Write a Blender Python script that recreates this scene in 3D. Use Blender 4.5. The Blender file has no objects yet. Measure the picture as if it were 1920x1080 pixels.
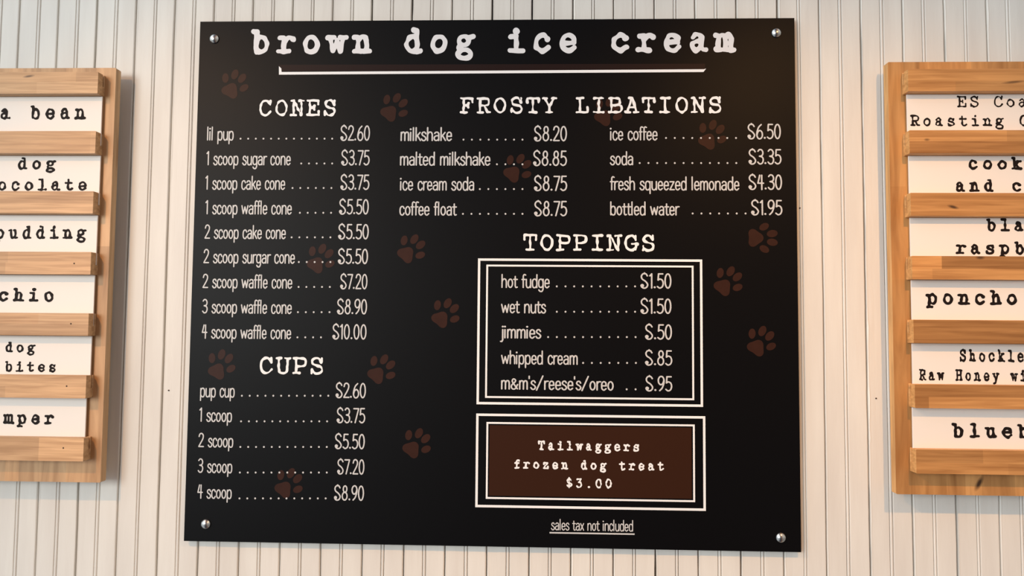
import bpy, math, random
import numpy as np
from mathutils import Vector, Matrix

C = bpy.context.scene.collection
SC = bpy.context.scene

# ---------------------------------------------------------------- camera
CAM = np.array([0.09334601, -1.49446812, -0.10042351])
ROT = np.array([[0.99940346, -0.03396028, -0.00627822],
                [0.033568, 0.99794603, -0.05456103],
                [0.00811823, 0.05431774, 0.9984907]])          # columns: right, forward, up
FPX = 1387.0
cd = bpy.data.cameras.new('camera')
cam = bpy.data.objects.new('camera', cd)
C.objects.link(cam)
cd.sensor_width = 36.0
cd.lens = FPX / 1920 * 36.0
cd.clip_start = 0.01
m = Matrix.Identity(4)
for r in range(3):
    m[r][0] = ROT[r, 0]; m[r][1] = ROT[r, 2]; m[r][2] = -ROT[r, 1]; m[r][3] = CAM[r]
cam.matrix_world = m
SC.camera = cam

SC.view_settings.view_transform = 'Standard'
SC.view_settings.look = 'None'
SC.view_settings.gamma = 1.0
SC.view_settings.use_curve_mapping = False
SC.view_settings.exposure = 0.0

# ---------------------------------------------------------------- world: the dim room around (cool daylight left, warm wood right)
w = bpy.data.worlds.new('room_light')
SC.world = w
w.use_nodes = True
nt = w.node_tree
nt.nodes.clear()
out = nt.nodes.new('ShaderNodeOutputWorld')
bg = nt.nodes.new('ShaderNodeBackground')
tc = nt.nodes.new('ShaderNodeTexCoord')
sep = nt.nodes.new('ShaderNodeSeparateXYZ')
nt.links.new(tc.outputs['Generated'], sep.inputs[0])
ramp = nt.nodes.new('ShaderNodeValToRGB')
mr = nt.nodes.new('ShaderNodeMapRange')
mr.inputs['From Min'].default_value = -1
mr.inputs['From Max'].default_value = 1
nt.links.new(sep.outputs['X'], mr.inputs['Value'])
nt.links.new(mr.outputs['Result'], ramp.inputs['Fac'])
cr = ramp.color_ramp
cr.elements[0].position = 0.0; cr.elements[0].color = (0.84, 0.93, 1.0, 1)
cr.elements[1].position = 1.0; cr.elements[1].color = (0.36, 0.34, 0.31, 1)
for pos, col in ((0.24, (0.74, 0.80, 0.86, 1)), (0.33, (0.25, 0.26, 0.28, 1)), (0.43, (0.035, 0.045, 0.08, 1)),
                 (0.54, (0.05, 0.045, 0.055, 1)), (0.65, (0.26, 0.13, 0.075, 1)), (0.78, (0.42, 0.40, 0.38, 1))):
    e = cr.elements.new(pos); e.color = col
mz = nt.nodes.new('ShaderNodeMapRange')
mz.inputs['From Min'].default_value = -0.35
mz.inputs['From Max'].default_value = 0.45
mz.inputs['To Min'].default_value = 0.66
mz.inputs['To Max'].default_value = 1.82
nt.links.new(sep.outputs['Z'], mz.inputs['Value'])
nt.links.new(ramp.outputs['Color'], bg.inputs['Color'])
nt.links.new(mz.outputs['Result'], bg.inputs['Strength'])
nt.links.new(bg.outputs[0], out.inputs[0])


def aim(o, loc, target):
    o.location = loc
    o.rotation_euler = (Vector(target) - Vector(loc)).to_track_quat('-Z', 'Y').to_euler()


def spot(name, loc, target, power, col, angle, blend, radius=0.022):
    l = bpy.data.lights.new(name, 'SPOT')
    l.energy = power; l.color = col; l.spot_size = math.radians(angle); l.spot_blend = blend
    l.shadow_soft_size = radius
    o = bpy.data.objects.new(name, l); C.objects.link(o)
    aim(o, loc, target)
    return o


def area(name, loc, target, power, col, sx, sy):
    l = bpy.data.lights.new(name, 'AREA')
    l.energy = power; l.color = col; l.shape = 'RECTANGLE'; l.size = sx; l.size_y = sy
    o = bpy.data.objects.new(name, l); C.objects.link(o)
    aim(o, loc, target)
    return o


spot('track_light_glow', (-1.38, -1.36, 1.05), (0.05, 0, -0.72), 78, (1.0, 0.50, 0.17), 66, 1.0)
spot('track_light_glow', (0.93, -1.36, 1.05), (0.55, 0, -0.74), 76, (1.0, 0.50, 0.16), 75, 1.0)
area('window_daylight', (-3.4, -5.2, 0.7), (0.5, 0, 0.0), 178, (0.94, 0.99, 0.97), 2.6, 2.2)


# ---------------------------------------------------------------- helpers
def at(px, py, y):
    """the point on the vertical plane y that the photograph shows at (px, py)"""
    d = ROT @ np.array([(px - 960) / FPX, 1.0, (540 - py) / FPX])
    t = (y - CAM[1]) / d[1]
    q = CAM + t * d
    return float(q[0]), float(q[2])


WORLD = {}


def thing(name, label, cat, loc, group=None):
    o = bpy.data.objects.new(name, None)
    o.empty_display_size = 0.05
    C.objects.link(o)
    o.location = loc
    o['label'] = label; o['category'] = cat
    if group: o['group'] = group
    WORLD[o.name] = Vector(loc)
    return o


def mesh(name, verts, faces, mat, parent=None, smooth=False, origin=None):
    """ONE mesh object; verts in world space, origin at its parent's base unless given"""
    org = Vector(origin) if origin is not None else (WORLD[parent.name] if parent is not None else Vector((0, 0, 0)))
    me = bpy.data.meshes.new(name)
    me.from_pydata([(v[0] - org[0], v[1] - org[1], v[2] - org[2]) for v in verts], [], faces)
    me.materials.append(mat)
    if smooth:
        me.polygons.foreach_set('use_smooth', [True] * len(me.polygons))
    me.update()
    o = bpy.data.objects.new(name, me)
    C.objects.link(o)
    if parent is not None:
        o.parent = parent
        o.location = org - WORLD[parent.name]
    else:
        o.location = org
    WORLD[o.name] = Vector(org)
    return o


def box(x0, x1, y0, y1, z0, z1, b=0.0):
    """chamfered box as verts, faces (y0 = front)"""
    if b <= 0:
        v = [(x0, y0, z0), (x1, y0, z0), (x1, y1, z0), (x0, y1, z0), (x0, y0, z1), (x1, y0, z1), (x1, y1, z1), (x0, y1, z1)]
        f = [(0, 1, 5, 4), (1, 2, 6, 5), (2, 3, 7, 6), (3, 0, 4, 7), (4, 5, 6, 7), (3, 2, 1, 0)]
        return v, f
    import bmesh
    bm = bmesh.new()
    v, f = box(x0, x1, y0, y1, z0, z1)
    vs = [bm.verts.new(p) for p in v]
    for q in f: bm.faces.new([vs[i] for i in q])
    bmesh.ops.bevel(bm, geom=list(bm.edges), offset=b, segments=2, profile=0.5, affect='EDGES')
    bm.verts.ensure_lookup_table()
    v = [tuple(p.co) for p in bm.verts]
    f = [[p.index for p in q.verts] for q in bm.faces]
    bm.free()
    return v, f


def lathe(cx, cz, prof, n=32):
    """prof: (radius, y) pairs from the front centre backwards"""
    v, f = [], []
    for (r, y) in prof:
        for k in range(n):
            a = 2 * math.pi * k / n
            v.append((cx + r * math.cos(a), y, cz + r * math.sin(a)))
    for i in range(len(prof) - 1):
        for k in range(n):
            a, b = i * n + k, i * n + (k + 1) % n
            f.append((a, b, b + n, a + n))
    f.append(tuple(range(n - 1, -1, -1)))
    f.append(tuple((len(prof) - 1) * n + k for k in range(n)))
    return v, f


# ---------------------------------------------------------------- materials
def new_mat(name):
    mt = bpy.data.materials.new(name)
    mt.use_nodes = True
    t = mt.node_tree
    return mt, t, t.nodes['Principled BSDF']


def flat_mat(name, col, rough=0.5, metal=0.0, spec=0.5, bump=0.0, bscale=300, vary=0.0):
    mt, t, b = new_mat(name)
    b.inputs['Base Color'].default_value = (*col, 1)
    b.inputs['Roughness'].default_value = rough
    b.inputs['Metallic'].default_value = metal
    b.inputs['Specular IOR Level'].default_value = spec
    tcn = t.nodes.new('ShaderNodeTexCoord')
    n = t.nodes.new('ShaderNodeTexNoise')
    n.inputs['Scale'].default_value = bscale
    n.inputs['Detail'].default_value = 4
    t.links.new(tcn.outputs['Object'], n.inputs['Vector'])
    if vary:
        mx = t.nodes.new('ShaderNodeMix'); mx.data_type = 'RGBA'
        mx.inputs['A'].default_value = (*[c * (1 - vary) for c in col], 1)
        mx.inputs['B'].default_value = (*[min(1, c * (1 + vary)) for c in col], 1)
        t.links.new(n.outputs['Fac'], mx.inputs['Factor'])
        t.links.new(mx.outputs['Result'], b.inputs['Base Color'])
    if bump:
        bp = t.nodes.new('ShaderNodeBump')
        bp.inputs['Strength'].default_value = bump
        bp.inputs['Distance'].default_value = 0.001
        t.links.new(n.outputs['Fac'], bp.inputs['Height'])
        t.links.new(bp.outputs['Normal'], b.inputs['Normal'])
    return mt


def paint_mat():
    mt, t, b = new_mat('old_white_paint')
    b.inputs['Roughness'].default_value = 0.42
    b.inputs['Specular IOR Level'].default_value = 0.35
    tcn = t.nodes.new('ShaderNodeTexCoord')
    mp = t.nodes.new('ShaderNodeMapping')
    mp.inputs['Scale'].default_value = (9, 9, 1.3)
    t.links.new(tcn.outputs['Object'], mp.inputs['Vector'])
    n = t.nodes.new('ShaderNodeTexNoise'); n.inputs['Scale'].default_value = 2.2; n.inputs['Detail'].default_value = 5
    t.links.new(mp.outputs['Vector'], n.inputs['Vector'])
    r = t.nodes.new('ShaderNodeValToRGB')
    r.color_ramp.elements[0].position = 0.3; r.color_ramp.elements[0].color = (0.71, 0.675, 0.625, 1)
    r.color_ramp.elements[1].position = 0.7; r.color_ramp.elements[1].color = (0.80, 0.775, 0.72, 1)
    t.links.new(n.outputs['Fac'], r.inputs['Fac'])
    t.links.new(r.outputs['Color'], b.inputs['Base Color'])
    mp2 = t.nodes.new('ShaderNodeMapping'); mp2.inputs['Scale'].default_value = (60, 60, 9)
    t.links.new(tcn.outputs['Object'], mp2.inputs['Vector'])
    n2 = t.nodes.new('ShaderNodeTexNoise'); n2.inputs['Scale'].default_value = 1.6; n2.inputs['Detail'].default_value = 6
    t.links.new(mp2.outputs['Vector'], n2.inputs['Vector'])
    bp = t.nodes.new('ShaderNodeBump'); bp.inputs['Strength'].default_value = 0.35; bp.inputs['Distance'].default_value = 0.0012
    t.links.new(n2.outputs['Fac'], bp.inputs['Height'])
    t.links.new(bp.outputs['Normal'], b.inputs['Normal'])
    return mt


def wood_mat(name, along='x', knots=(), fine=1.0):
    """oiled laminated timber: stave tints come from the mesh's 'tint' attribute, fine grain and knots from here"""
    mt, t, b = new_mat(name)
    L = t.links.new
    b.inputs['Roughness'].default_value = 0.48
    b.inputs['Specular IOR Level'].default_value = 0.35
    att = t.nodes.new('ShaderNodeAttribute'); att.attribute_name = 'tint'
    tcn = t.nodes.new('ShaderNodeTexCoord')
    mp = t.nodes.new('ShaderNodeMapping')
    mp.inputs['Scale'].default_value = (4, 60, 90) if along == 'x' else (90 * fine, 60, 4)
    L(tcn.outputs['Object'], mp.inputs['Vector'])
    n = t.nodes.new('ShaderNodeTexNoise'); n.inputs['Scale'].default_value = 1.5; n.inputs['Detail'].default_value = 5
    n.inputs['Distortion'].default_value = 0.6
    L(mp.outputs['Vector'], n.inputs['Vector'])
    r = t.nodes.new('ShaderNodeValToRGB')
    r.color_ramp.elements[0].position = 0.28; r.color_ramp.elements[0].color = (0.66, 0.58, 0.50, 1)
    r.color_ramp.elements[1].position = 0.66; r.color_ramp.elements[1].color = (1.10, 1.10, 1.10, 1)
    L(n.outputs['Fac'], r.inputs['Fac'])
    mx = t.nodes.new('ShaderNodeMix'); mx.data_type = 'RGBA'; mx.blend_type = 'MULTIPLY'
    mx.inputs['Factor'].default_value = 1
    L(att.outputs['Color'], mx.inputs['A']); L(r.outputs['Color'], mx.inputs['B'])
    cur = mx.outputs['Result']
    for (kx, kz, rx, rz, ang, dark) in knots:          # object-space centre and radii
        sub = t.nodes.new('ShaderNodeVectorMath'); sub.operation = 'SUBTRACT'
        L(tcn.outputs['Object'], sub.inputs[0]); sub.inputs[1].default_value = (kx, 0, kz)
        rot = t.nodes.new('ShaderNodeVectorRotate'); rot.rotation_type = 'Y_AXIS'
        L(sub.outputs[0], rot.inputs['Vector']); rot.inputs['Angle'].default_value = ang
        mu = t.nodes.new('ShaderNodeVectorMath'); mu.operation = 'MULTIPLY'
        L(rot.outputs[0], mu.inputs[0]); mu.inputs[1].default_value = (1 / rx, 0, 1 / rz)
        ln = t.nodes.new('ShaderNodeVectorMath'); ln.operation = 'LENGTH'
        L(mu.outputs[0], ln.inputs[0])
        mrn = t.nodes.new('ShaderNodeMapRange')
        mrn.inputs['From Min'].default_value = 0.35; mrn.inputs['From Max'].default_value = 1.15
        mrn.inputs['To Min'].default_value = dark; mrn.inputs['To Max'].default_value = 0.0
        L(ln.outputs['Value'], mrn.inputs['Value'])
        mk = t.nodes.new('ShaderNodeMix'); mk.data_type = 'RGBA'
        L(mrn.outputs['Result'], mk.inputs['Factor'])
        L(cur, mk.inputs['A']); mk.inputs['B'].default_value = (0.045, 0.018, 0.008, 1)
        cur = mk.outputs['Result']
    L(cur, b.inputs['Base Color'])
    bp = t.nodes.new('ShaderNodeBump'); bp.inputs['Strength'].default_value = 0.15; bp.inputs['Distance'].default_value = 0.0006
    L(n.outputs['Fac'], bp.inputs['Height'])
    L(bp.outputs['Normal'], b.inputs['Normal'])
    return mt


M_PAINT = paint_mat()
M_BLACK = flat_mat('black_sign_sheet', (0.0026, 0.0025, 0.0031), 0.42, spec=0.11, bump=0.05, bscale=900)
M_TITLE = flat_mat('white_print', (0.76, 0.76, 0.78), 0.5)
M_WHITE = flat_mat('bright_white_print', (0.86, 0.87, 0.88), 0.5)
M_ITEM = flat_mat('pale_grey_print', (0.58, 0.58, 0.58), 0.5)
M_PAW = flat_mat('brown_paw_print_ink', (0.036, 0.0135, 0.009), 0.42, spec=0.11, bscale=60, vary=0.25)
M_BROWN = flat_mat('chocolate_brown_print', (0.036, 0.0125, 0.006), 0.42, spec=0.11)
M_BAR = flat_mat('dark_brown_print', (0.018, 0.0085, 0.0075), 0.42, spec=0.11)
M_CHROME = flat_mat('brushed_steel', (0.62, 0.62, 0.60), 0.24, metal=1.0)
M_CARD = flat_mat('white_card', (0.86, 0.80, 0.74), 0.5, bump=0.05, bscale=500)
M_INK = flat_mat('black_ink', (0.012, 0.0075, 0.0065), 0.6, spec=0.12)
M_NAIL = flat_mat('dark_nail_hole', (0.05, 0.025, 0.012), 0.8)

# ---------------------------------------------------------------- setting: beadboard wall
PITCH = 0.0834


def wall():
    rng = np.random.RandomState(4)
    zs = np.arange(-1.30, 1.3001, 0.013)
    nz = len(zs)

    def wander(amp, lo=0.05, n=9):
        a = np.zeros(nz)
        for k in range(n):
            wl = lo * (1.7 ** k)
            a += math.sqrt(wl) * np.sin(2 * np.pi * zs / wl + rng.rand() * 6.28)
        return a / np.abs(a).max() * amp

    cols = []                                    # (x array, y array) per profile point, left to right
    k0, k1 = -13, 29
    for k in range(k0, k1):
        xj = -0.587 + k * PITCH                  # plank joint
        xb = xj + PITCH / 2                      # centre bead
        c = wander(0.0008, 0.03) + xj
        crack = np.clip(wander(1.0, 0.06) * 1.4 - 0.25 + rng.uniform(-0.45, 0.35), 0, 1)
        if k in (16, 17, 18, -3, -1):                # planks that have shrunk apart lower down
            crack = np.maximum(crack, np.clip((0.32 - zs) * 2.2, 0, 1) * np.clip(0.55 + wander(0.75, 0.09), 0, 1))
        chip = np.clip(wander(1.0, 0.025) * 1.5 - 0.5 + rng.uniform(-0.3, 0.3), 0, 1) * 0.0022
        lift = rng.uniform(-0.0006, 0.0006)
        hw = 0.0011 + 0.0011 * crack
        dp = 0.0085 + 0.022 * crack
        cols += [(c - 0.0036, 0 * c), (c - 0.0021 - chip * .4, 0.0004 + 0 * c), (c - hw - .0003, 0.0016 + 0 * c),
                 (c - hw * .55, dp), (c + hw * .55, dp), (c + hw + .0003, 0.0014 + 0 * c),
                 (c + 0.0026 + chip, -0.0003 + lift - chip * .25), (c + 0.0050 + chip, lift - chip * .12)]
        d = wander(0.0004, 0.05) + xb
        g = 0.0046 + 0.0012 * np.abs(wander(1.0, 0.06))
        s = rng.uniform(0.0029, 0.0034)
        cols += [(d - 0.026, lift + 0 * d), (d - s - .0014, 0 * d), (d - s - .0004, 0.0009 + 0 * d), (d - s + .0002, g), (d - s + .0009, 0.0006 + 0 * d),
                 (d - 0.0010, -0.0004 + 0 * d), (d + 0.0010, -0.0004 + 0 * d),
                 (d + s - .0009, 0.0006 + 0 * d), (d + s - .0002, g), (d + s + .0004, 0.0009 + 0 * d), (d + s + .0014, 0 * d), (d + 0.026, 0 * d)]
    X = np.stack([q[0] for q in cols], 1)
    Y = np.stack([q[1] for q in cols], 1)
    X = np.maximum.accumulate(X, axis=1)
    nc = X.shape[1]
    V = np.stack([X, Y, np.repeat(zs[:, None], nc, 1)], 2).reshape(-1, 3)
    i = (np.arange(nz - 1)[:, None] * nc + np.arange(nc - 1)[None, :]).ravel()
    F = np.stack([i, i + 1, i + nc + 1, i + nc], 1)
    o = mesh('wall_back', V.tolist(), F.tolist(), M_PAINT)
    o['kind'] = 'structure'
    return o


WALL = wall()
for px, py in ((316, 732), (1643, 747), (1500, 390)):
    x, z = at(px, py, -0.0008)
    v, f = lathe(x, z, [(0.0006, -0.0010), (0.0014, -0.0008), (0.0014, 0.002)], 12)
    mesh('nail_head', v, f, M_NAIL, WALL)

# ---------------------------------------------------------------- lettering: two hand-drawn stroke alphabets, inked to outlines
# 'l' straight strokes, 'c' smooth open strokes, 'o' ellipses (cx, cy, rx, ry), 'd' dots (x, y, extra radius)
TYPE = {
 'a': [('c', 22,58, 34,71, 52,71, 64,56), ('l', 64,58, 64,12, 72,2, 86,3), ('c', 64,42, 40,42, 20,31, 18,14, 32,1, 50,4, 64,18)],
 'b': [('l', 10,97, 27,98, 27,3), ('c', 27,54, 42,69, 62,69, 80,50, 80,21, 64,2, 44,0, 27,14)],
 'c': [('c', 78,54, 64,69, 44,70, 24,57, 18,35, 24,13, 44,0, 62,2, 82,16), ('d', 77,55, 3)],
 'd': [('l', 50,98, 69,98, 69,2, 88,2), ('c', 69,55, 56,69, 38,69, 20,52, 17,26, 32,3, 52,1, 69,16)],
 'e': [('l', 20,37, 80,37), ('c', 80,37, 76,59, 52,71, 30,63, 18,38, 24,13, 44,0, 64,2, 82,15)],
 'f': [('c', 82,88, 68,98, 52,95, 45,80), ('l', 45,82, 45,2), ('l', 20,2, 74,2), ('l', 20,63, 74,63)],
 'g': [('o', 45,49, 25,20), ('l', 64,60, 92,68), ('c', 32,32, 20,18, 34,7, 60,6, 82,-6, 78,-24, 50,-32, 22,-27, 14,-12, 30,3)],
 'h': [('l', 10,98, 27,98, 27,2), ('l', 10,2, 44,2), ('c', 27,50, 44,68, 62,67, 72,50), ('l', 72,52, 72,2), ('l', 58,2, 90,2)],
 'i': [('l', 22,67, 50,67, 50,2), ('l', 16,2, 86,2), ('d', 49,94, 4)],
 'k': [('l', 10,98, 26,98, 26,2), ('l', 10,2, 42,2), ('l', 26,24, 68,66), ('l', 54,67, 86,67), ('l', 42,38, 74,2), ('l', 58,2, 92,2)],
 'l': [('l', 20,98, 50,98, 50,2), ('l', 16,2, 86,2)],
 'm': [('l', 2,67, 18,67, 18,2), ('l', 4,2, 31,2), ('c', 18,54, 30,69, 44,66, 50,50), ('l', 50,52, 50,2), ('l', 44,2, 60,2), ('c', 50,54, 62,69, 76,66, 82,50), ('l', 82,52, 82,2), ('l', 74,2, 98,2)],
 'n': [('l', 8,67, 27,67, 27,2), ('l', 8,2, 44,2), ('c', 27,50, 44,69, 62,68, 73,50), ('l', 73,52, 73,2), ('l', 58,2, 92,2)],
 'o': [('o', 50,35, 32,34)],
 'p': [('l', 6,67, 24,67, 24,-28), ('l', 6,-28, 46,-28), ('c', 24,52, 42,69, 62,69, 81,50, 79,19, 62,1, 42,2, 24,16)],
 'r': [('l', 14,67, 38,67, 38,2), ('l', 12,2, 68,2), ('c', 38,44, 52,63, 70,70, 88,60), ('d', 86,60, 2)],
 's': [('c', 76,54, 62,69, 40,70, 24,57, 30,42, 52,36, 75,28, 79,12, 62,0, 36,1, 20,14), ('l', 77,68, 77,52), ('l', 19,2, 19,18)],
 't': [('l', 40,92, 40,16), ('c', 40,18, 48,3, 64,0, 84,12), ('l', 16,66, 78,66)],
 'u': [('l', 8,67, 26,67, 26,20), ('c', 26,22, 36,3, 52,1, 70,16), ('l', 55,67, 70,67, 70,2, 90,2)],
 'v': [('l', 18,66, 50,2, 82,66), ('l', 4,67, 34,67), ('l', 66,67, 96,67)],
 'w': [('l', 16,66, 30,4, 50,52, 70,4, 84,66), ('l', 2,67, 34,67), ('l', 68,67, 98,67)],
 'y': [('l', 18,66, 50,6), ('l', 84,66, 44,-24, 20,-28), ('l', 4,67, 34,67), ('l', 68,67, 98,67)],
 'z': [('l', 22,52, 22,67, 78,67, 20,2, 82,2, 82,20)],
 'A': [('l', 20,4, 46,98, 54,98, 82,4), ('l', 31,34, 71,34), ('l', 4,2, 38,2), ('l', 64,2, 98,2), ('l', 30,98, 54,98)],
 'B': [('l', 22,98, 22,2), ('l', 6,98, 58,98), ('c', 58,98, 80,90, 80,60, 58,51), ('l', 22,51, 60,51), ('c', 60,51, 90,42, 88,10, 60,2), ('l', 6,2, 60,2)],
 'C': [('c', 84,72, 64,96, 44,98, 22,84, 12,50, 20,16, 44,1, 68,4, 88,24), ('l', 85,98, 85,70)],
 'E': [('l', 22,98, 22,2), ('l', 6,98, 84,98, 84,74), ('l', 6,2, 88,2, 88,28), ('l', 22,51, 56,51), ('l', 56,64, 56,38)],
 'F': [('l', 24,98, 24,2), ('l', 6,98, 88,98, 88,72), ('l', 6,2, 48,2), ('l', 24,51, 58,51), ('l', 58,66, 58,38)],
 'G': [('c', 82,74, 64,96, 44,98, 22,84, 12,50, 20,16, 44,1, 66,4, 82,20), ('l', 82,98, 82,72), ('l', 56,42, 96,42), ('l', 82,42, 82,4)],
 'H': [('l', 22,98, 22,2), ('l', 78,98, 78,2), ('l', 22,51, 78,51), ('l', 6,98, 40,98), ('l', 60,98, 94,98), ('l', 6,2, 40,2), ('l', 60,2, 94,2)],
 'I': [('l', 50,98, 50,2), ('l', 18,98, 82,98), ('l', 18,2, 82,2)],
 'L': [('l', 34,98, 34,2), ('l', 12,98, 58,98), ('l', 10,2, 88,2, 88,36)],
 'N': [('l', 22,98, 22,2), ('l', 22,98, 76,4), ('l', 78,2, 78,98), ('l', 4,98, 24,98), ('l', 60,98, 96,98), ('l', 4,2, 40,2)],
 'O': [('o', 50,50, 37,48)],
 'P': [('l', 24,98, 24,2), ('l', 6,2, 48,2), ('l', 6,98, 58,98), ('c', 58,98, 86,90, 86,56, 58,46), ('l', 24,46, 58,46)],
 'R': [('l', 24,98, 24,2), ('l', 6,2, 44,2), ('l', 6,98, 58,98), ('c', 58,98, 84,90, 84,58, 58,49), ('l', 24,49, 58,49), ('l', 54,48, 78,4, 96,3)],
 'S': [('c', 80,74, 64,96, 40,99, 20,84, 24,62, 50,52, 78,44, 87,22, 70,3, 42,0, 17,22), ('l', 84,98, 82,70), ('l', 15,2, 17,28)],
 'T': [('l', 50,98, 50,2), ('l', 26,2, 74,2), ('l', 10,70, 10,98, 90,98, 90,70)],
 'U': [('l', 20,98, 20,30), ('c', 20,32, 28,6, 50,0, 72,6, 80,32), ('l', 80,30, 80,98), ('l', 4,98, 38,98), ('l', 62,98, 96,98)],
 'Y': [('l', 14,98, 50,46, 86,98), ('l', 50,46, 50,2), ('l', 28,2, 72,2), ('l', 2,98, 32,98), ('l', 68,98, 98,98)],
 '$': [('c', 76,76, 64,92, 40,93, 24,80, 28,60, 50,52, 74,42, 80,24, 66,8, 40,6, 22,22), ('l', 50,106, 50,-6)],
 '3': [('l', 24,94, 76,97, 46,58), ('c', 46,58, 72,54, 82,28, 64,2, 36,0, 18,14)],
 '0': [('o', 50,48, 33,48)],
 '.': [('d', 50,5, 4)],
}
# narrow letters: (advance, strokes)
SLIM = {
 'a': (44, [('c', 8,52, 14,61, 28,61, 35,50), ('l', 35,52, 35,0), ('c', 35,36, 16,34, 6,24, 6,9, 15,0, 26,2, 35,12)]),
 'b': (45, [('l', 6,96, 6,0), ('c', 6,46, 17,62, 31,60, 37,44, 37,18, 31,1, 17,0, 6,14)]),
 'c': (39, [('c', 34,48, 26,62, 14,61, 6,46, 6,16, 14,1, 26,0, 34,13)]),
 'd': (45, [('l', 37,96, 37,0), ('c', 37,46, 26,62, 12,60, 6,44, 6,18, 12,1, 26,0, 37,14)]),
 'e': (42, [('l', 6,31, 35,31), ('c', 35,31, 32,54, 20,62, 9,52, 6,30, 9,8, 21,-1, 34,10)]),
 'f': (26, [('c', 27,93, 18,97, 11,89, 10,76), ('l', 10,78, 10,0), ('l', 1,60, 24,60)]),
 'g': (45, [('c', 37,46, 26,62, 12,60, 6,44, 6,20, 12,4, 26,2, 37,16), ('l', 37,62, 37,-14), ('c', 37,-12, 29,-28, 15,-28, 7,-18)]),
 'h': (45, [('l', 6,96, 6,0), ('c', 6,44, 17,62, 31,60, 37,44), ('l', 37,46, 37,0)]),
 'i': (18, [('l', 6,61, 6,0), ('d', 6,84, 2)]),
 'j': (17, [('l', 9,61, 9,-16), ('c', 9,-14, 4,-27, -4,-27), ('d', 9,84, 2)]),
 'k': (39, [('l', 6,96, 6,0), ('l', 32,60, 7,26), ('l', 15,37, 35,0)]),
 'l': (18, [('l', 6,96, 6,0)]),
 'm': (62, [('l', 6,61, 6,0), ('c', 6,46, 15,62, 26,60, 30,46), ('l', 30,48, 30,0), ('c', 30,46, 39,62, 50,60, 54,46), ('l', 54,48, 54,0)]),
 'n': (45, [('l', 6,61, 6,0), ('c', 6,44, 17,62, 31,60, 37,44), ('l', 37,46, 37,0)]),
 'o': (44, [('o', 21,31, 15.5,31)]),
 'p': (45, [('l', 6,61, 6,-28), ('c', 6,46, 17,62, 31,60, 37,44, 37,18, 31,1, 17,0, 6,14)]),
 'q': (45, [('l', 37,61, 37,-28), ('c', 37,46, 26,62, 12,60, 6,44, 6,18, 12,1, 26,0, 37,14)]),
 'r': (29, [('l', 6,61, 6,0), ('c', 6,44, 15,60, 28,61)]),
 's': (37, [('c', 31,50, 24,62, 12,61, 6,49, 11,38, 24,29, 32,15, 25,1, 12,0, 3,12)]),
 't': (30, [('l', 12,82, 12,10), ('c', 12,12, 17,0, 27,2), ('l', 1,60, 27,60)]),
 'u': (45, [('l', 6,61, 6,16), ('c', 6,18, 12,1, 26,0, 37,16), ('l', 37,61, 37,0)]),
 'w': (58, [('l', 3,61, 15,2, 28,52, 41,2, 52,61)]),
 'x': (38, [('l', 4,61, 33,0), ('l', 33,61, 4,0)]),
 'z': (39, [('l', 4,60, 33,60, 4,1, 35,1)]),
 '0': (52, [('o', 23,49, 18,49)]),
 '1': (27, [('l', 3,84, 15,98, 15,0)]),
 '2': (48, [('c', 4,76, 10,94, 24,99, 37,86, 34,58, 4,3), ('l', 4,1, 41,1)]),
 '3': (47, [('c', 6,88, 16,99, 30,96, 38,78, 32,58, 15,53), ('c', 15,53, 34,46, 40,26, 32,4, 16,0, 4,12)]),
 '4': (47, [('l', 29,-2, 29,97), ('l', 16,97, 4,42, 40,42)]),
 '5': (48, [('l', 38,98, 11,98, 8,55), ('c', 8,55, 20,62, 35,54, 41,31, 34,8, 18,0, 4,10)]),
 '6': (50, [('c', 34,97, 17,78, 6,44, 6,18, 16,0, 31,1, 41,18, 39,43, 26,56, 12,46, 6,26)]),
 '7': (44, [('l', 3,97, 39,97, 14,0)]),
 '8': (52, [('o', 25,76, 13.5,22), ('o', 23,27, 18,27)]),
 '9': (50, [('c', 14,1, 30,20, 41,54, 41,80, 31,98, 16,97, 6,80, 8,55, 21,42, 35,52, 41,72)]),
 '.': (21, [('d', 7,5, 2)]),
 '$': (60, [('c', 47,84, 37,98, 20,98, 9,82, 14,62, 36,45, 49,23, 40,3, 22,-1, 9,10, 13,22), ('d', 14,16, 7), ('l', 29,98, 29,104)]),
 '&': (54, [('c', 45,2, 16,48, 12,64, 20,76, 32,68, 30,54, 10,32, 6,14, 16,0, 32,4, 46,34)]),
 "'": (13, [('l', 5,97, 5,80)]),
 '/': (50, [('l', 3,-6, 43,100)]),
}


def spline(pts, n=7):
    pts = np.asarray(pts, float)
    p = np.vstack([2 * pts[0] - pts[1], pts, 2 * pts[-1] - pts[-2]])
    o = []
    for i in range(1, len(p) - 2):
        for k in range(n):
            t = k / n
            a, b, c, d = p[i - 1], p[i], p[i + 1], p[i + 2]
            o.append(0.5 * (2 * b + (c - a) * t + (2 * a - 5 * b + 4 * c - d) * t * t + (3 * b - a - 3 * c + d) * t ** 3))
    o.append(pts[-1])
    return np.array(o)


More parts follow.
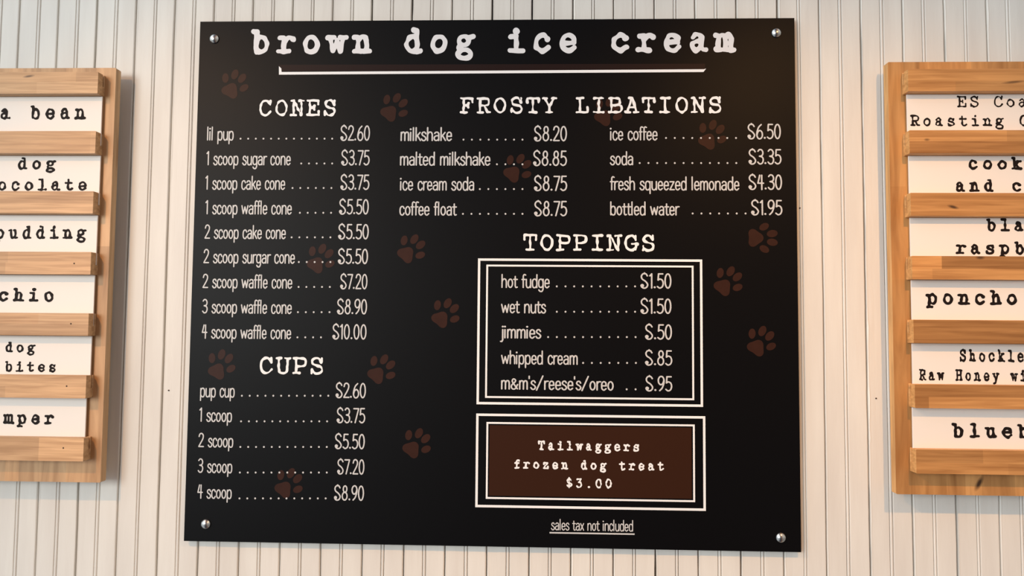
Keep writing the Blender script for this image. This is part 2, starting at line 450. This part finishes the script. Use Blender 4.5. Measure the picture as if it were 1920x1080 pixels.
def stroke_field(strokes, rad, noise=0.0, seed=0, sx=1.0, sy=1.0):
    segs, dots = [], []
    for s in strokes:
        k, v = s[0], s[1:]
        if k == 'd':
            dots.append((v[0] * sx, v[1] * sy, rad + v[2])); continue
        if k == 'o':
            a = np.linspace(0, 2 * np.pi, 33)
            q = np.stack([v[0] + v[2] * np.cos(a), v[1] + v[3] * np.sin(a)], 1)
        else:
            q = np.array(v, float).reshape(-1, 2)
            if k == 'c': q = spline(q)
        q = q * (sx, sy)
        segs += list(zip(q[:-1], q[1:]))
    rng = np.random.RandomState(seed)
    waves = [(rng.uniform(.07, .22), rng.uniform(0, 6.28), rng.uniform(0, 6.28)) for _ in range(5)]

    def f(x, y):
        d = np.full(x.shape, 1e9)
        for a, b in segs:
            ab = b - a
            L2 = max(float(ab @ ab), 1e-9)
            t = np.clip(((x - a[0]) * ab[0] + (y - a[1]) * ab[1]) / L2, 0, 1)
            d = np.minimum(d, np.hypot(x - a[0] - t * ab[0], y - a[1] - t * ab[1]) - rad)
        for (cx, cy, r) in dots:
            d = np.minimum(d, np.hypot(x - cx, y - cy) - r)
        if noise:
            n = 0
            for (fr, ang, ph) in waves:
                n = n + np.sin(fr * (x * math.cos(ang) + y * math.sin(ang)) + ph)
            d = d + n * noise * 0.45
        return d
    allp = [p for s in segs for p in s] + [np.array((c[0], c[1])) for c in dots]
    allp = np.array(allp)
    pad = rad * 1.6 + noise + 5
    return f, (allp[:, 0].min() - pad, allp[:, 0].max() + pad, allp[:, 1].min() - pad, allp[:, 1].max() + pad)


def contour(f, bb, step):
    """fill {f < 0} with faces (marching squares, whole runs of cells merged)"""
    xs = np.arange(bb[0], bb[1] + step, step)
    ys = np.arange(bb[2], bb[3] + step, step)
    GX, GY = np.meshgrid(xs, ys)
    D = f(GX, GY)
    V, F, idx = [], [], {}

    def vid(p):
        k = (round(p[0], 3), round(p[1], 3))
        if k not in idx:
            idx[k] = len(V); V.append(p)
        return idx[k]
    for j in range(len(ys) - 1):
        run = None
        for i in range(len(xs)):
            full = False
            if i < len(xs) - 1:
                q = ((i, j), (i + 1, j), (i + 1, j + 1), (i, j + 1))
                d = [D[b, a] for a, b in q]
                ins = [v < 0 for v in d]
                full = all(ins)
                if any(ins) and not full:
                    poly = []
                    for k in range(4):
                        a, b = q[k], q[(k + 1) % 4]
                        if ins[k]: poly.append((xs[a[0]], ys[a[1]]))
                        if ins[k] != ins[(k + 1) % 4]:
                            t = d[k] / (d[k] - d[(k + 1) % 4])
                            poly.append((xs[a[0]] + t * (xs[b[0]] - xs[a[0]]), ys[a[1]] + t * (ys[b[1]] - ys[a[1]])))
                    ids = []
                    for p in poly:
                        v = vid(p)
                        if v not in ids: ids.append(v)
                    if len(ids) > 2: F.append(ids)
            if full and run is None: run = i
            if not full and run is not None:
                F.append([vid((xs[run], ys[j])), vid((xs[i], ys[j])), vid((xs[i], ys[j + 1])), vid((xs[run], ys[j + 1]))])
                run = None
    return np.array(V).reshape(-1, 2), F


_slim_cache = {}


def slim_glyph(ch, rad):
    if (ch, rad) not in _slim_cache:
        f, bb = stroke_field(SLIM[ch][1], rad)
        _slim_cache[(ch, rad)] = contour(f, bb, 2.6)
    return _slim_cache[(ch, rad)]


class Ink:
    """collects glyphs lying on the plane y"""
    def __init__(s, y): s.y = y; s.V = []; s.F = []

    def put(s, V, F, x, z, ax, az):
        n = len(s.V)
        s.V += [(x + p[0] * ax, s.y, z + p[1] * az) for p in V]
        s.F += [[i + n for i in q] for q in F]

    def rect(s, x0, z0, x1, z1):
        s.put([(x0, z0), (x1, z0), (x1, z1), (x0, z1)], [[0, 1, 2, 3]], 0, 0, 1, 1)

    def ring(s, x0, z0, x1, z1, t):
        v = [(x0, z0), (x1, z0), (x1, z1), (x0, z1), (x0 + t, z0 + t), (x1 - t, z0 + t), (x1 - t, z1 - t), (x0 + t, z1 - t)]
        s.put(v, [[0, 1, 5, 4], [1, 2, 6, 5], [2, 3, 7, 6], [3, 0, 4, 7]], 0, 0, 1, 1)

    def build(s, name, mat, parent, label=None):
        o = mesh(name, s.V, s.F, mat, parent)
        if label: o['label'] = label
        return o


def slim(ink, text, px0, px1, py, cap_px, rad=4.9):
    """narrow lettering whose ink runs from px0 to px1, on the baseline py"""
    x0, z = at(px0, py, ink.y)
    x1, z1 = at(px1, py, ink.y)
    z = (z + z1) / 2
    _, zt = at((px0 + px1) / 2, py - cap_px, ink.y)
    az = (zt - z) / 100
    adv = [0.0]
    for ch in text: adv.append(adv[-1] + (30 if ch == ' ' else SLIM[ch][0]))
    w = adv[-1] - (SLIM[text[-1]][0] - max(v for s in [slim_glyph(text[-1], rad)[0]] for v in s[:, 0]))
    lo = slim_glyph(text[0], rad)[0][:, 0].min()
    ax = (x1 - x0) / (w - lo)
    for i, ch in enumerate(text):
        if ch == ' ': continue
        V, F = slim_glyph(ch, rad)
        ink.put(V, F, x0 + (adv[i] - lo) * ax, z, ax, az)


DISC = [(math.cos(a), math.sin(a)) for a in np.linspace(0, 2 * np.pi, 13)[:-1]]


def leader(ink, a, b, n, py, r=0.0019):
    for k in range(n):
        x, z = at(a + (b - a) * k / max(1, n - 1), py, ink.y)
        ink.put(DISC, [list(range(12))], x, z, r, r)


_seed = [10]


def typed(ink, text, i0, px0, i1, px1, py0, py1, cap_px, rad=8.0, noise=2.2, wide=1.0, step=3.4):
    """typewriter lettering: the centres of characters i0 and i1 stand at px0 and px1, on the baseline py0..py1"""
    xa, za = at(px0, py0, ink.y)
    xb, zb = at(px1, py1, ink.y)
    ad = (xb - xa) / (i1 - i0)
    z = (za + zb) / 2
    _, zt = at((px0 + px1) / 2, (py0 + py1) / 2 - cap_px, ink.y)
    az = (zt - z) / 100
    ax = ad / 100
    k = az / ax if ax < az else 1.0
    for i, ch in enumerate(text):
        if ch == ' ': continue
        _seed[0] += 1
        f, bb = stroke_field(TYPE[ch], rad, noise, _seed[0], sx=wide, sy=1 - rad / 50)
        V, F = contour(f, bb, step)
        ink.put(V, F, xa + (i - i0) * ad - 50 * wide * ax, z + rad * az, ax, az)


# ---------------------------------------------------------------- the menu board
BY = -0.012                                     # front of the sheet
W, H = 1.22, 1.0617
board = thing('menu_board', 'large black menu board with white prices, bolted to the white plank wall', 'menu board', (0, BY + 0.002, -H / 2))
v, f = box(-W / 2, W / 2, BY, BY + 0.004, -H / 2, H / 2, 0.0004)
mesh('panel', v, f, M_BLACK, board)

y1 = BY - 0.00025                               # first printed layer
y2 = BY - 0.0005

ink = Ink(y2)
typed(ink, 'brown dog ice cream', 0, 488.5, 18, 1359.5, 104, 96.8, 49.5, rad=9.4, noise=2.0, wide=0.74, step=2.6)
ink.build('title_lettering', M_TITLE, board, 'white typewriter title across the top')

ink = Ink(y1)
xa, zb = at(523, 133.5, y1); xb, zt = at(1322, 119.5, y1)
za = at(523, 121.5, y1)[1]; zc = at(1322, 131, y1)[1]
ink.put([(xa, zb), (xb, zc), (xb, zt), (xa, za)], [[0, 1, 2, 3]], 0, 0, 1, 1)
ink.build('title_bar', M_BAR, board, 'dark brown bar under the title')
ink = Ink(y2)
p = [at(523, 124, y2), at(527.5, 128.5, y2), at(528, 135, y2), at(1320, 129.8, y2), at(1324, 128.5, y2), at(1319, 135, y2), at(523, 140, y2)]
ink.put(p, [[6, 2, 1, 0], [6, 5, 3, 2], [5, 4, 3]], 0, 0, 1, 1)
ink.build('title_underline', M_WHITE, board, 'white line with an upturned left end under the title')

for (txt, a, b, ya, yb, cap) in (('CONES', 497.5, 617.8, 219, 217.5, 32), ('FROSTY LIBATIONS', 876, 1341, 214.5, 211.5, 31.5),
                                 ('TOPPINGS', 994, 1215, 471, 471, 32), ('CUPS', 498.6, 593.6, 702, 702, 33)):
    ink = Ink(y2)
    typed(ink, txt, 0, a, len(txt) - 1, b, ya, yb, cap, rad=6.7, noise=2.2, wide=0.85, step=2.6)
    ink.build('heading_lettering', M_WHITE, board, 'white typewriter section heading')

ENTRIES = [
 # text, x0, x1, base, price, x0, x1, base, dots (a, b, n, y)
 ('lil pup', 388, 438, 262.3, '$2.60', 638, 693.5, 262.8, (451, 622.8, 13, 260)),
 ('1 scoop sugar cone', 386.5, 545, 308.8, '$3.75', 639.5, 693, 309, (564.8, 622.8, 5, 306.5)),
 ('1 scoop cake cone', 384.5, 534.6, 354.7, '$3.75', 638, 692.5, 355, (548.5, 621.4, 6, 352.5)),
 ('1 scoop waffle cone', 384.5, 547, 401, '$5.50', 635.5, 691.3, 401, (562.3, 620.8, 5, 399)),
 ('2 scoop cake cone', 383.4, 535.8, 447, '$5.50', 633.8, 691.3, 447.7, (546.8, 619.5, 6, 445)),
 ('2 scoop surgar cone', 381.3, 552.8, 493, '$5.50', 633.3, 689.8, 494, (560.3, 619.5, 5, 491.3)),
 ('2 scoop waffle cone', 379.6, 547.9, 539.7, '$7.20', 637.6, 688.7, 541.2, (559.8, 618.4, 5, 538)),
 ('3 scoop waffle cone', 378.7, 547, 587, '$8.90', 631.6, 688, 588.3, (558.6, 617.8, 5, 585.3)),
 ('4 scoop waffle cone', 378, 545.8, 634.3, '$10.00', 623, 687, 635.4, (557.7, 601.8, 4, 632.5)),
 ('pup cup', 375, 439.9, 744, '$2.60', 629, 685.9, 745.4, (453.5, 615.6, 12, 742)),
 ('1 scoop', 373.2, 434.8, 790, '$3.75', 631, 684.7, 792.4, (452, 613.3, 12, 790)),
 ('2 scoop', 371.7, 437.2, 837.8, '$5.50', 627.5, 683.8, 841, (450.6, 612.7, 12, 838)),
 ('3 scoop', 370.5, 435.4, 885.8, '$7.20', 632, 683, 888.6, (449.7, 612.7, 12, 886)),
 ('4 scoop', 369.6, 434.3, 934, '$8.90', 626, 682.3, 937.7, (449, 610.6, 12, 934.5)),
 ('milkshake', 750.8, 847.6, 263.4, '$8.20', 1001, 1063, 263.8, (869, 979.6, 8, 261.8)),
 ('malted milkshake', 749.8, 919.5, 309.4, '$8.85', 999.4, 1063, 310, (931.7, 979.6, 4, 308)),
 ('ice cream soda', 749.4, 889, 356.2, '$8.75', 1001, 1063.5, 357, (899.7, 979.6, 6, 354.5)),
 ('coffee float', 748.7, 856.7, 403, '$8.75', 1001.4, 1063.5, 404.3, (868, 979.6, 8, 401)),
 ('ice coffee', 1143.3, 1233, 262.2, '$6.50', 1401.5, 1464.3, 259.8, (1248.8, 1380, 9, 258.7)),
 ('soda', 1143.3, 1187.2, 308.6, '$3.35', 1403.4, 1465.5, 307.2, (1199.4, 1380.5, 12, 305.7)),
 ('fresh squeezed lemonade', 1143.3, 1386.5, 355.8, '$4.30', 1403.4, 1466.5, 354.8, None),
 ('bottled water', 1144, 1274.6, 402.8, '$1.95', 1408.2, 1467.2, 402.5, (1298.7, 1397.9, 7, 400.3)),
 ('hot fudge', 940, 1030.7, 539, '$1.50', 1200.7, 1259, 540, (1044, 1190.7, 10, 537)),
 ('wet nuts', 939.3, 1024, 586.3, '$1.50', 1200.7, 1259, 587.3, (1044, 1190.7, 10, 584.5)),
 ('jimmies', 937.3, 1015, 633.6, '$.50', 1209.3, 1260, 635.7, (1027.7, 1191.7, 11, 632)),
 ('whipped cream', 939.3, 1083.3, 682.3, '$.85', 1209.3, 1260.7, 684.3, (1093.3, 1192.3, 7, 680.5)),
 ("m&m's/reese's/oreo", 939.3, 1150.7, 730.3, '$.95', 1210, 1260.7, 732.7, (1175, 1191.7, 2, 730)),
]
for (txt, xa, xb, yb, pr, pa, pb, py, dots) in ENTRIES:
    ink = Ink(y2)
    slim(ink, txt, xa, xb, yb, 25.0)
    if dots: leader(ink, *dots)
    o = ink.build('entry_lettering', M_ITEM, board)
    ink = Ink(y2)
    slim(ink, pr, pa, pb, py, 27.0)
    ink.build('price_lettering', M_ITEM, o)

ink = Ink(y2)
slim(ink, 'sales tax not included', 1033, 1187, 994.5, 20.5, 4.7)
xa, zb = at(1030.4, 998.8, y2)
xb = at(1189.8, 998.8, y2)[0]
ink.rect(xa, zb - 0.0014, xb, zb + 0.0014)
ink.build('tax_note_lettering', M_ITEM, board, 'small underlined note at the bottom')


def frame(tl, tr, br, bl, t, name, label):
    q = [at(*p, y2) for p in (tl, tr, br, bl)]
    x0 = (q[0][0] + q[3][0]) / 2; x1 = (q[1][0] + q[2][0]) / 2
    z1 = (q[0][1] + q[1][1]) / 2; z0 = (q[2][1] + q[3][1]) / 2
    ink = Ink(y2)
    ink.ring(x0, z0, x1, z1, t)
    ink.build(name, M_WHITE, board, label)
    return x0, z0, x1, z1


frame((895.7, 485), (1316, 486), (1319, 762.7), (894, 758.3), 0.0047, 'border_line', 'thick outer white border around the toppings')
frame((911.5, 496.5), (1299.5, 497.8), (1302.5, 750.7), (910, 745.7), 0.0036, 'border_line', 'thin inner white border around the toppings')
frame((892, 775), (1322, 780.7), (1324, 958.5), (892, 950.5), 0.0047, 'border_line', 'thick outer white border around the brown treat box')
x0, z0, x1, z1 = frame((911.5, 790.3), (1302, 796.8), (1304, 942.3), (911.5, 934.5), 0.0036, 'border_line', 'thin inner white border around the brown treat box')
ink = Ink(y1)
ink.rect(x0 + 0.0062, z0 + 0.0062, x1 - 0.0062, z1 - 0.0062)
ink.build('treat_box', M_BROWN, board, 'chocolate brown rectangle with white treat wording')
ink = Ink(y2)
typed(ink, 'Tailwaggers', 0, 1015.3, 10, 1193, 844.5, 846.3, 18.3, rad=8.6, noise=2.4, wide=0.68, step=3.4)
typed(ink, 'frozen dog treat', 0, 969.4, 15, 1239, 879.5, 882.4, 18.3, rad=8.6, noise=2.4, wide=0.68, step=3.4)
typed(ink, '$3.00', 0, 1067.2, 4, 1141, 914.5, 916, 18.5, rad=7.6, noise=2.4, wide=0.72, step=3.6)
ink.build('treat_lettering', M_WHITE, board, 'white typewriter wording in the brown box')


def paw_field(x, y):
    def ell(cx, cy, rx, ry, a):
        c, s = math.cos(a), math.sin(a)
        u, w_ = (x - cx) * c + (y - cy) * s, -(x - cx) * s + (y - cy) * c
        return (np.hypot(u / rx, w_ / ry) - 1) * min(rx, ry)
    d = ell(-31, 13, 9.5, 14, 0.5)
    for e in ((-12, 35, 10, 15, 0.15), (12, 35, 10, 15, -0.15), (31, 13, 9.5, 14, -0.5)): d = np.minimum(d, ell(*e))
    # main pad: rounded triangle with a soft bottom edge
    k = 6.0
    parts = [ell(0, 0, 10, 10, 0), ell(-14, -19, 9.5, 9, 0.5), ell(14, -19, 9.5, 9, -0.5), ell(0, -13, 13, 11, 0)]
    pad = -k * np.log(sum(np.exp(-p / k) for p in parts))
    return np.minimum(d, pad)


PV, PF = contour(paw_field, (-56, 56, -56, 64), 2.2)
PAWS = [(436, 163, 28), (735, 206, 40), (1136, 214, 35), (1331, 258, 32), (966, 320, 42), (597, 490, 35), (767, 471, 42), (1424, 446, 90),
        (831, 592, 38), (1361, 532, 40), (411, 689, 28), (711, 697, 40), (1423, 645, 34), (777, 836, 38), (537, 911, 38)]
for (px, py, ang) in PAWS:
    x, z = at(px, py, y1)
    a = math.radians(-ang)
    s = 0.00072
    V = [((q[0] * math.cos(a) - q[1] * math.sin(a)) * s, (q[0] * math.sin(a) + q[1] * math.cos(a)) * s) for q in PV]
    ink = Ink(y1)
    ink.put(V, PF, x, z, 1, 1)
    ink.build('paw_print', M_PAW, board)

for (px, py) in ((402, 73), (1455.5, 62), (386, 982.5), (1464, 1008)):
    x, z = at(px, py, BY)
    v, f = lathe(x, z, [(0.0008, BY - 0.0068), (0.0030, BY - 0.0066), (0.0062, BY - 0.0054), (0.0086, BY - 0.0032), (0.0098, BY - 0.0018), (0.0100, BY)])
    cap = mesh('corner_cap', v, f, M_CHROME, board, smooth=True)
    v, f = lathe(x, z, [(0.006, BY + 0.004), (0.006, -0.0022)])
    mesh('spacer', v, f, M_CHROME, cap, smooth=True)


# ---------------------------------------------------------------- the two wooden racks of flavour cards
def tinted_box(x0, x1, y0, y1, z0, z1, front, base):
    """a box whose front is split into laminated blocks front = [(x0, x1, z0, z1, colour)]; returns verts, faces, face colours"""
    v, f, c = [], [], []

    def quad(p, col):
        n = len(v); v.extend(p); f.append((n, n + 1, n + 2, n + 3)); c.append(col)
    for (a, b, lo, hi, col) in front:
        quad([(a, y0, lo), (b, y0, lo), (b, y0, hi), (a, y0, hi)], col)
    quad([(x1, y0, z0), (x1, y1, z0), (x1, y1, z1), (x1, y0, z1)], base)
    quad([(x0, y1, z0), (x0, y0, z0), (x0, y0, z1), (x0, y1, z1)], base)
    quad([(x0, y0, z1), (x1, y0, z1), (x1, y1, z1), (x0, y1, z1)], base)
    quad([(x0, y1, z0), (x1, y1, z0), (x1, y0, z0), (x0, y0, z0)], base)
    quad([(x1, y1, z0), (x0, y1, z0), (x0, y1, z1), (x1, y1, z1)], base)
    return v, f, c


def tint(o, cols):
    me = o.data
    a = me.color_attributes.new('tint', 'FLOAT_COLOR', 'CORNER')
    k = 0
    for p, col in zip(me.polygons, cols):
        for _ in p.loop_indices:
            a.data[k].color = (*col, 1); k += 1


def weld_bevel(o, b):
    md = o.modifiers.new('edge', 'WELD'); md.merge_threshold = 1e-5
    md = o.modifiers.new('round', 'BEVEL'); md.width = b; md.segments = 2; md.limit_method = 'ANGLE'; md.angle_limit = math.radians(50)


def shade(base, k, warm=0.0):
    return (base[0] * k * (1 + warm), base[1] * k, base[2] * k * (1 - warm))


BACK0, BACK1 = -0.040, -0.020                   # backboard front / back: it hangs on a cleat, clear of the wall
RAILF = -0.065
CARDF = -0.0470                                 # face of the cards
RZ = [(0.4065, 0.3625), (0.2862, 0.2412), (0.1650, 0.1200), (0.0435, -0.0010), (-0.0778, -0.1225), (-0.2000, -0.2445), (-0.3216, -0.3665)]


def rack(name, label, xa, xb, z0, z1, end, base, seed, blocks, knots, back_knots, nails):
    """end: which end shows ('r' for the rack at the left edge of the photo); xa..xb its width"""
    rng = random.Random(seed)
    root = thing(name, label, 'flavor rack', ((xa + xb) / 2, BACK1, z0), 'wooden flavor card racks')
    # backboard of upright staves
    fr, x = [], xa
    while x < xb - 1e-6:
        wd = min(rng.uniform(0.028, 0.036), xb - x)
        if xb - x - wd < 0.012: wd = xb - x
        z = z0
        while z < z1 - 1e-6:
            h = min(rng.uniform(0.16, 0.42), z1 - z)
            if z1 - z - h < 0.06: h = z1 - z
            fr.append((x, x + wd, z, z + h, shade(base, rng.uniform(0.80, 1.08), rng.uniform(-0.02, 0.05))))
            z += h
        x += wd
    v, f, c = tinted_box(xa, xb, BACK0, BACK1, z0, z1, fr, shade(base, 1.0 if end == 'r' else 1.35, -0.06))  # right rack's sides coloured paler to carry the light on its left face
    ox = WORLD[root.name]
    o = mesh('backboard', v, f, wood_mat('upright_timber', 'z', [(kx - ox[0], kz - ox[2], *r) for kx, kz, *r in back_knots], 0.4), root)
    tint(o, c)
    weld_bevel(o, 0.0022)
    v, f = box(xa + 0.10, xb - 0.10, BACK1, -0.0022, z1 - 0.16, z1 - 0.09, 0.001)
    o = mesh('hanging_cleat', v, f, wood_mat('cleat_timber', 'x'), root)
    tint(o, [shade(base, 0.8)] * len(o.data.polygons))
    v, f = box(xa + 0.10, xb - 0.10, BACK1, -0.0022, z0 + 0.10, z0 + 0.16, 0.001)
    o = mesh('hanging_cleat', v, f, wood_mat('cleat_timber', 'x'), root)
    tint(o, [shade(base, 0.8)] * len(o.data.polygons))
    ra, rb = (xa + 0.027, xb - 0.0215) if end == 'r' else (xa + 0.0265, xb - 0.027)
    for i, (zt, zb) in enumerate(RZ):
        zm = zb + (zt - zb) * rng.uniform(0.42, 0.54)
        fr = []
        for st, (lo, hi) in enumerate(((zb, zm), (zm, zt))):
            cuts = blocks.get((i, st))
            if cuts is None:
                cuts, x = [], ra
                off = rng.uniform(0.1, 0.5)
                x = ra
                while x < rb - 1e-6:
                    l = off if x == ra else rng.uniform(0.25, 0.6)
                    l = min(l, rb - x)
                    cuts.append((x, x + l, rng.uniform(0.84, 1.12), rng.uniform(-0.02, 0.07)))
                    x += l
            else:
                cuts = [(max(ra, a), min(rb, b), k, wm) for a, b, k, wm in cuts]
            for a, b, k, wm in cuts:
                if b > a: fr.append((a, b, lo, hi, shade(base, k, wm)))
        # section: a bar with a narrow groove along its top in which the card stands
        v, f, c = [], [], []

        def quad(p, col):
            n = len(v); v.extend(p); f.append((n, n + 1, n + 2, n + 3)); c.append(col)
        for a, b, lo, hi, col in fr:
            quad([(a, RAILF, lo), (b, RAILF, lo), (b, RAILF, hi), (a, RAILF, hi)], col)
        e = shade(base, 1.0 if end == 'r' else 1.3, -0.04)  # paler tint paints the light onto the right rack's rail ends
        s0, s1, gz = CARDF - 0.0008, CARDF + 0.0037, zb + 0.0195
        prof = [(RAILF, zb), (RAILF, zt), (s0, zt), (s0, gz), (s1, gz), (s1, zt), (BACK0, zt), (BACK0, zb)]
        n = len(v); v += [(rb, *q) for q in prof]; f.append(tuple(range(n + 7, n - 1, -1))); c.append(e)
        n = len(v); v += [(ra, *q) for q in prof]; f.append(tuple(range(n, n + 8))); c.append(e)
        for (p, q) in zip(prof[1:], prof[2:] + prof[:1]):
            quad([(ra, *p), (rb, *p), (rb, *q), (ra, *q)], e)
        ks = [(kx - ox[0], kz - ox[2], *r) for (q, kx, kz, *r) in knots if q == i]
        o = mesh('rail', v, f, wood_mat('rail_timber', 'x', ks), root)
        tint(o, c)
        weld_bevel(o, 0.0012)
        for (q, nx, nzz) in nails:
            if q == i:
                v2, f2 = lathe(nx, nzz, [(0.0012, RAILF - 0.0003), (0.0016, RAILF - 0.0002), (0.0016, RAILF + 0.002)], 12)
                mesh('nail_head', v2, f2, M_NAIL, o)
    return root


WOOD_L = (0.615, 0.38, 0.20)
WOOD_R = (0.565, 0.29, 0.105)


def K(px, py, y, rx, rz, ang, dark): return (*at(px, py, y), rx, rz, ang, dark)


LX = lambda p: at(p, 500, RAILF)[0]
lb = {
 (0, 1): [(-1.5, LX(128), 1.0, .03), (LX(128), 0, 0.86, .04)], (0, 0): [(-1.5, LX(54), 1.02, 0), (LX(54), 0, 1.12, -0.02)],
 (1, 1): [(-1.5, LX(160), 0.92, .05), (LX(160), 0, 0.98, .03)], (1, 0): [(-1.5, LX(160), 0.90, .06), (LX(160), 0, 0.97, .03)],
 (2, 1): [(-1.5, 0, 0.88, .05)], (2, 0): [(-1.5, 0, 1.10, .02)],
 (3, 1): [(-1.5, LX(14), .86, .05), (LX(14), 0, .95, .05)], (3, 0): [(-1.5, LX(10), .9, .05), (LX(10), 0, 1.06, .04)],
 (4, 1): [(-1.5, LX(76), .98, .05), (LX(76), 0, 1.06, 0)], (4, 0): [(-1.5, 0, .78, .06)],
 (5, 1): [(-1.5, 0, 1.0, .04)], (5, 0): [(-1.5, LX(20), .9, .05), (LX(20), 0, 1.02, .05)],
 (6, 1): [(-1.5, LX(87), .84, .05), (LX(87), 0, 1.12, .04)], (6, 0): [(-1.5, LX(87), .9, .04), (LX(87), 0, 1.12, .04)],
}
rb_ = {
 (0, 1): [(0, 1.5, .95, .03)], (0, 0): [(0, LX(1800), .98, .03), (LX(1800), 1.5, .90, .0)],
 (1, 1): [(0, LX(1895), 1.02, .03), (LX(1895), 1.5, .86, .03)], (1, 0): [(0, 1.5, .66, .10)],
 (2, 1): [(0, 1.5, .86, .05)], (2, 0): [(0, 1.5, .92, .04)],
 (3, 1): [(0, LX(1766), 1.12, .05), (LX(1766), 1.5, .62, .08)], (3, 0): [(0, LX(1748), 1.14, .02), (LX(1748), 1.5, .98, .03)],
 (4, 1): [(0, 1.5, .66, .06)], (4, 0): [(0, 1.5, .60, .08)],
 (5, 1): [(0, 1.5, .66, .08)], (5, 0): [(0, LX(1736), .64, .10), (LX(1736), 1.5, .98, .04)],
 (6, 1): [(0, LX(1834), .76, .04), (LX(1834), 1.5, .92, .03)], (6, 0): [(0, LX(1880), .92, .04), (LX(1880), 1.5, .84, .05)],
}
rack('flavor_rack', 'pale wooden rack of white flavor cards to the left of the black menu board', -1.36, -0.7678, -0.4120, 0.4235, 'r', WOOD_L, 3, lb,
     [(0, *K(54, 143, RAILF, 0.012, 0.0028, 0.15, .75))], [],
     [(3, *at(139, 494, RAILF)), (5, *at(125, 724, RAILF)), (6, *at(118.7, 840, RAILF)), (4, *at(133, 607, RAILF))])
rack('flavor_rack', 'orange-toned wooden rack of white flavor cards to the right of the black menu board', 0.7805, 1.40, -0.4105, 0.4290, 'l', WOOD_R, 8, rb_,
     [(2, *K(1787, 388, RAILF, 0.011, 0.0035, -0.25, .9)), (3, *K(1838, 483, RAILF, 0.009, 0.004, 0, .8)), (0, *K(1900, 154, RAILF, 0.022, 0.003, 0.1, .7)),
      (1, *K(1738, 262, RAILF, 0.006, 0.003, 0, .6))],
     [(*K(1836, 906, BACK0, 0.0055, 0.016, -0.5, .95),)], [])

CARDS_L = [
 ('white flavor card in the topmost slot of the left rack, single line ending in bean', [('vanilla bean', 8, 65.7, 11, 150, 223.5, 224.8, 28.0, 8.2, 0.70)]),
 ('white flavor card below the bean card in the left rack, two lines ending in chocolate', [('brown dog', 6, 41.8, 8, 94.7, 317.8, 318.3, 23.5, 8.4, 0.70), ('chocolate', 3, 28.5, 8, 154.2, 357.6, 358, 23.8, 8.4, 0.70)]),
 ('white flavor card whose line ends in pudding, in the left rack', [('pudding', 1, 24.5, 6, 151.8, 448, 448.8, 25.5, 8.4, 0.70)]),
 ('white flavor card whose line ends in chio, in the left rack', [('pistachio', 6, 34.4, 8, 91, 565.8, 566.4, 26.5, 8.8, 0.70)]),
 ('white flavor card with two lines ending in dog and bites, in the left rack', [('dog', 0, 16.7, 2, 57.8, 660.8, 661.2, 20.5, 8.8, 0.70), ('bites', 0, 16, 4, 97.8, 697.5, 698, 20.8, 8.8, 0.70)]),
 ('white flavor card in the lowest slot of the left rack, line ending in mper', [('mper', 0, 15.6, 3, 91.5, 795.6, 796, 25.5, 8.8, 0.70)]),
]
CARDS_R = [
 ('white flavor card in the topmost slot of the right rack, second line starting with Roasting', [('ES Coast', 0, 1804.3, 4, 1895, 201, 201.5, 21.8, 6.4, 0.78), ('Roasting C', 0, 1715.8, 7, 1874.3, 236.6, 237, 21.6, 7.6, 0.74)]),
 ('white flavor card in the right rack whose second line starts with and', [('cookies', 0, 1824.9, 3, 1906.7, 318.3, 318.6, 25, 9.0, 0.70), ('and cream', 0, 1800.9, 4, 1906.7, 359.8, 360.4, 25, 9.0, 0.70)]),
 ('white flavor card in the right rack whose second line starts with raspb', [('black', 0, 1858.9, 2, 1910.8, 434, 434.4, 25, 9.0, 0.70), ('raspberry', 0, 1801.9, 4, 1911.8, 476.8, 477.3, 25, 9.0, 0.70)]),
 ('white flavor card reading poncho in the right rack', [('poncho', 0, 1747.8, 5, 1897.8, 571.4, 572.5, 28.5, 9.2, 0.70)]),
 ('white flavor card in the right rack whose second line starts with Raw Honey', [('Shockley', 0, 1805.6, 6, 1913.8, 678.6, 679.4, 24.2, 9.0, 0.70), ('Raw Honey wi', 0, 1730, 7, 1850, 714, 715, 22.5, 8.6, 0.70)]),
 ('white flavor card in the lowest slot of the right rack, starting with blue', [('blueberry', 0, 1797, 3, 1888.8, 821, 822, 28.5, 9.2, 0.70)]),
]
for cards, xa, xb, end, grp in ((CARDS_L, -1.333, -0.790, 'r', 'flavor cards in the left rack'), (CARDS_R, 0.8125, 1.373, 'l', 'flavor cards in the right rack')):
    for i, (label, lines) in enumerate(cards):
        dx = (0.0, 0.0012, 0.0, -0.0012, -0.0025, -0.0085)[i] if end == 'r' else (0.0, 0.001, 0.001, 0.001, 0.0, -0.002)[i]
        zb = RZ[i + 1][1] + 0.0200
        zt = RZ[i][1] - 0.0006
        a, b = (xa, xb + dx) if end == 'r' else (xa + dx, xb)
        root = thing('flavor_card', label, 'flavor card', ((a + b) / 2, CARDF + 0.0015, zb), grp)
        v, f = box(a, b, CARDF, CARDF + 0.003, zb, zt, 0.0004)
        mesh('card', v, f, M_CARD, root)
        ink = Ink(CARDF - 0.0003)
        for (txt, i0, px0, i1, px1, py0, py1, cap, rad, wide) in lines:
            typed(ink, txt, i0, px0, i1, px1, py0, py1, cap, rad=rad, noise=2.2, wide=wide, step=4)
        ink.build('lettering', M_INK, root)
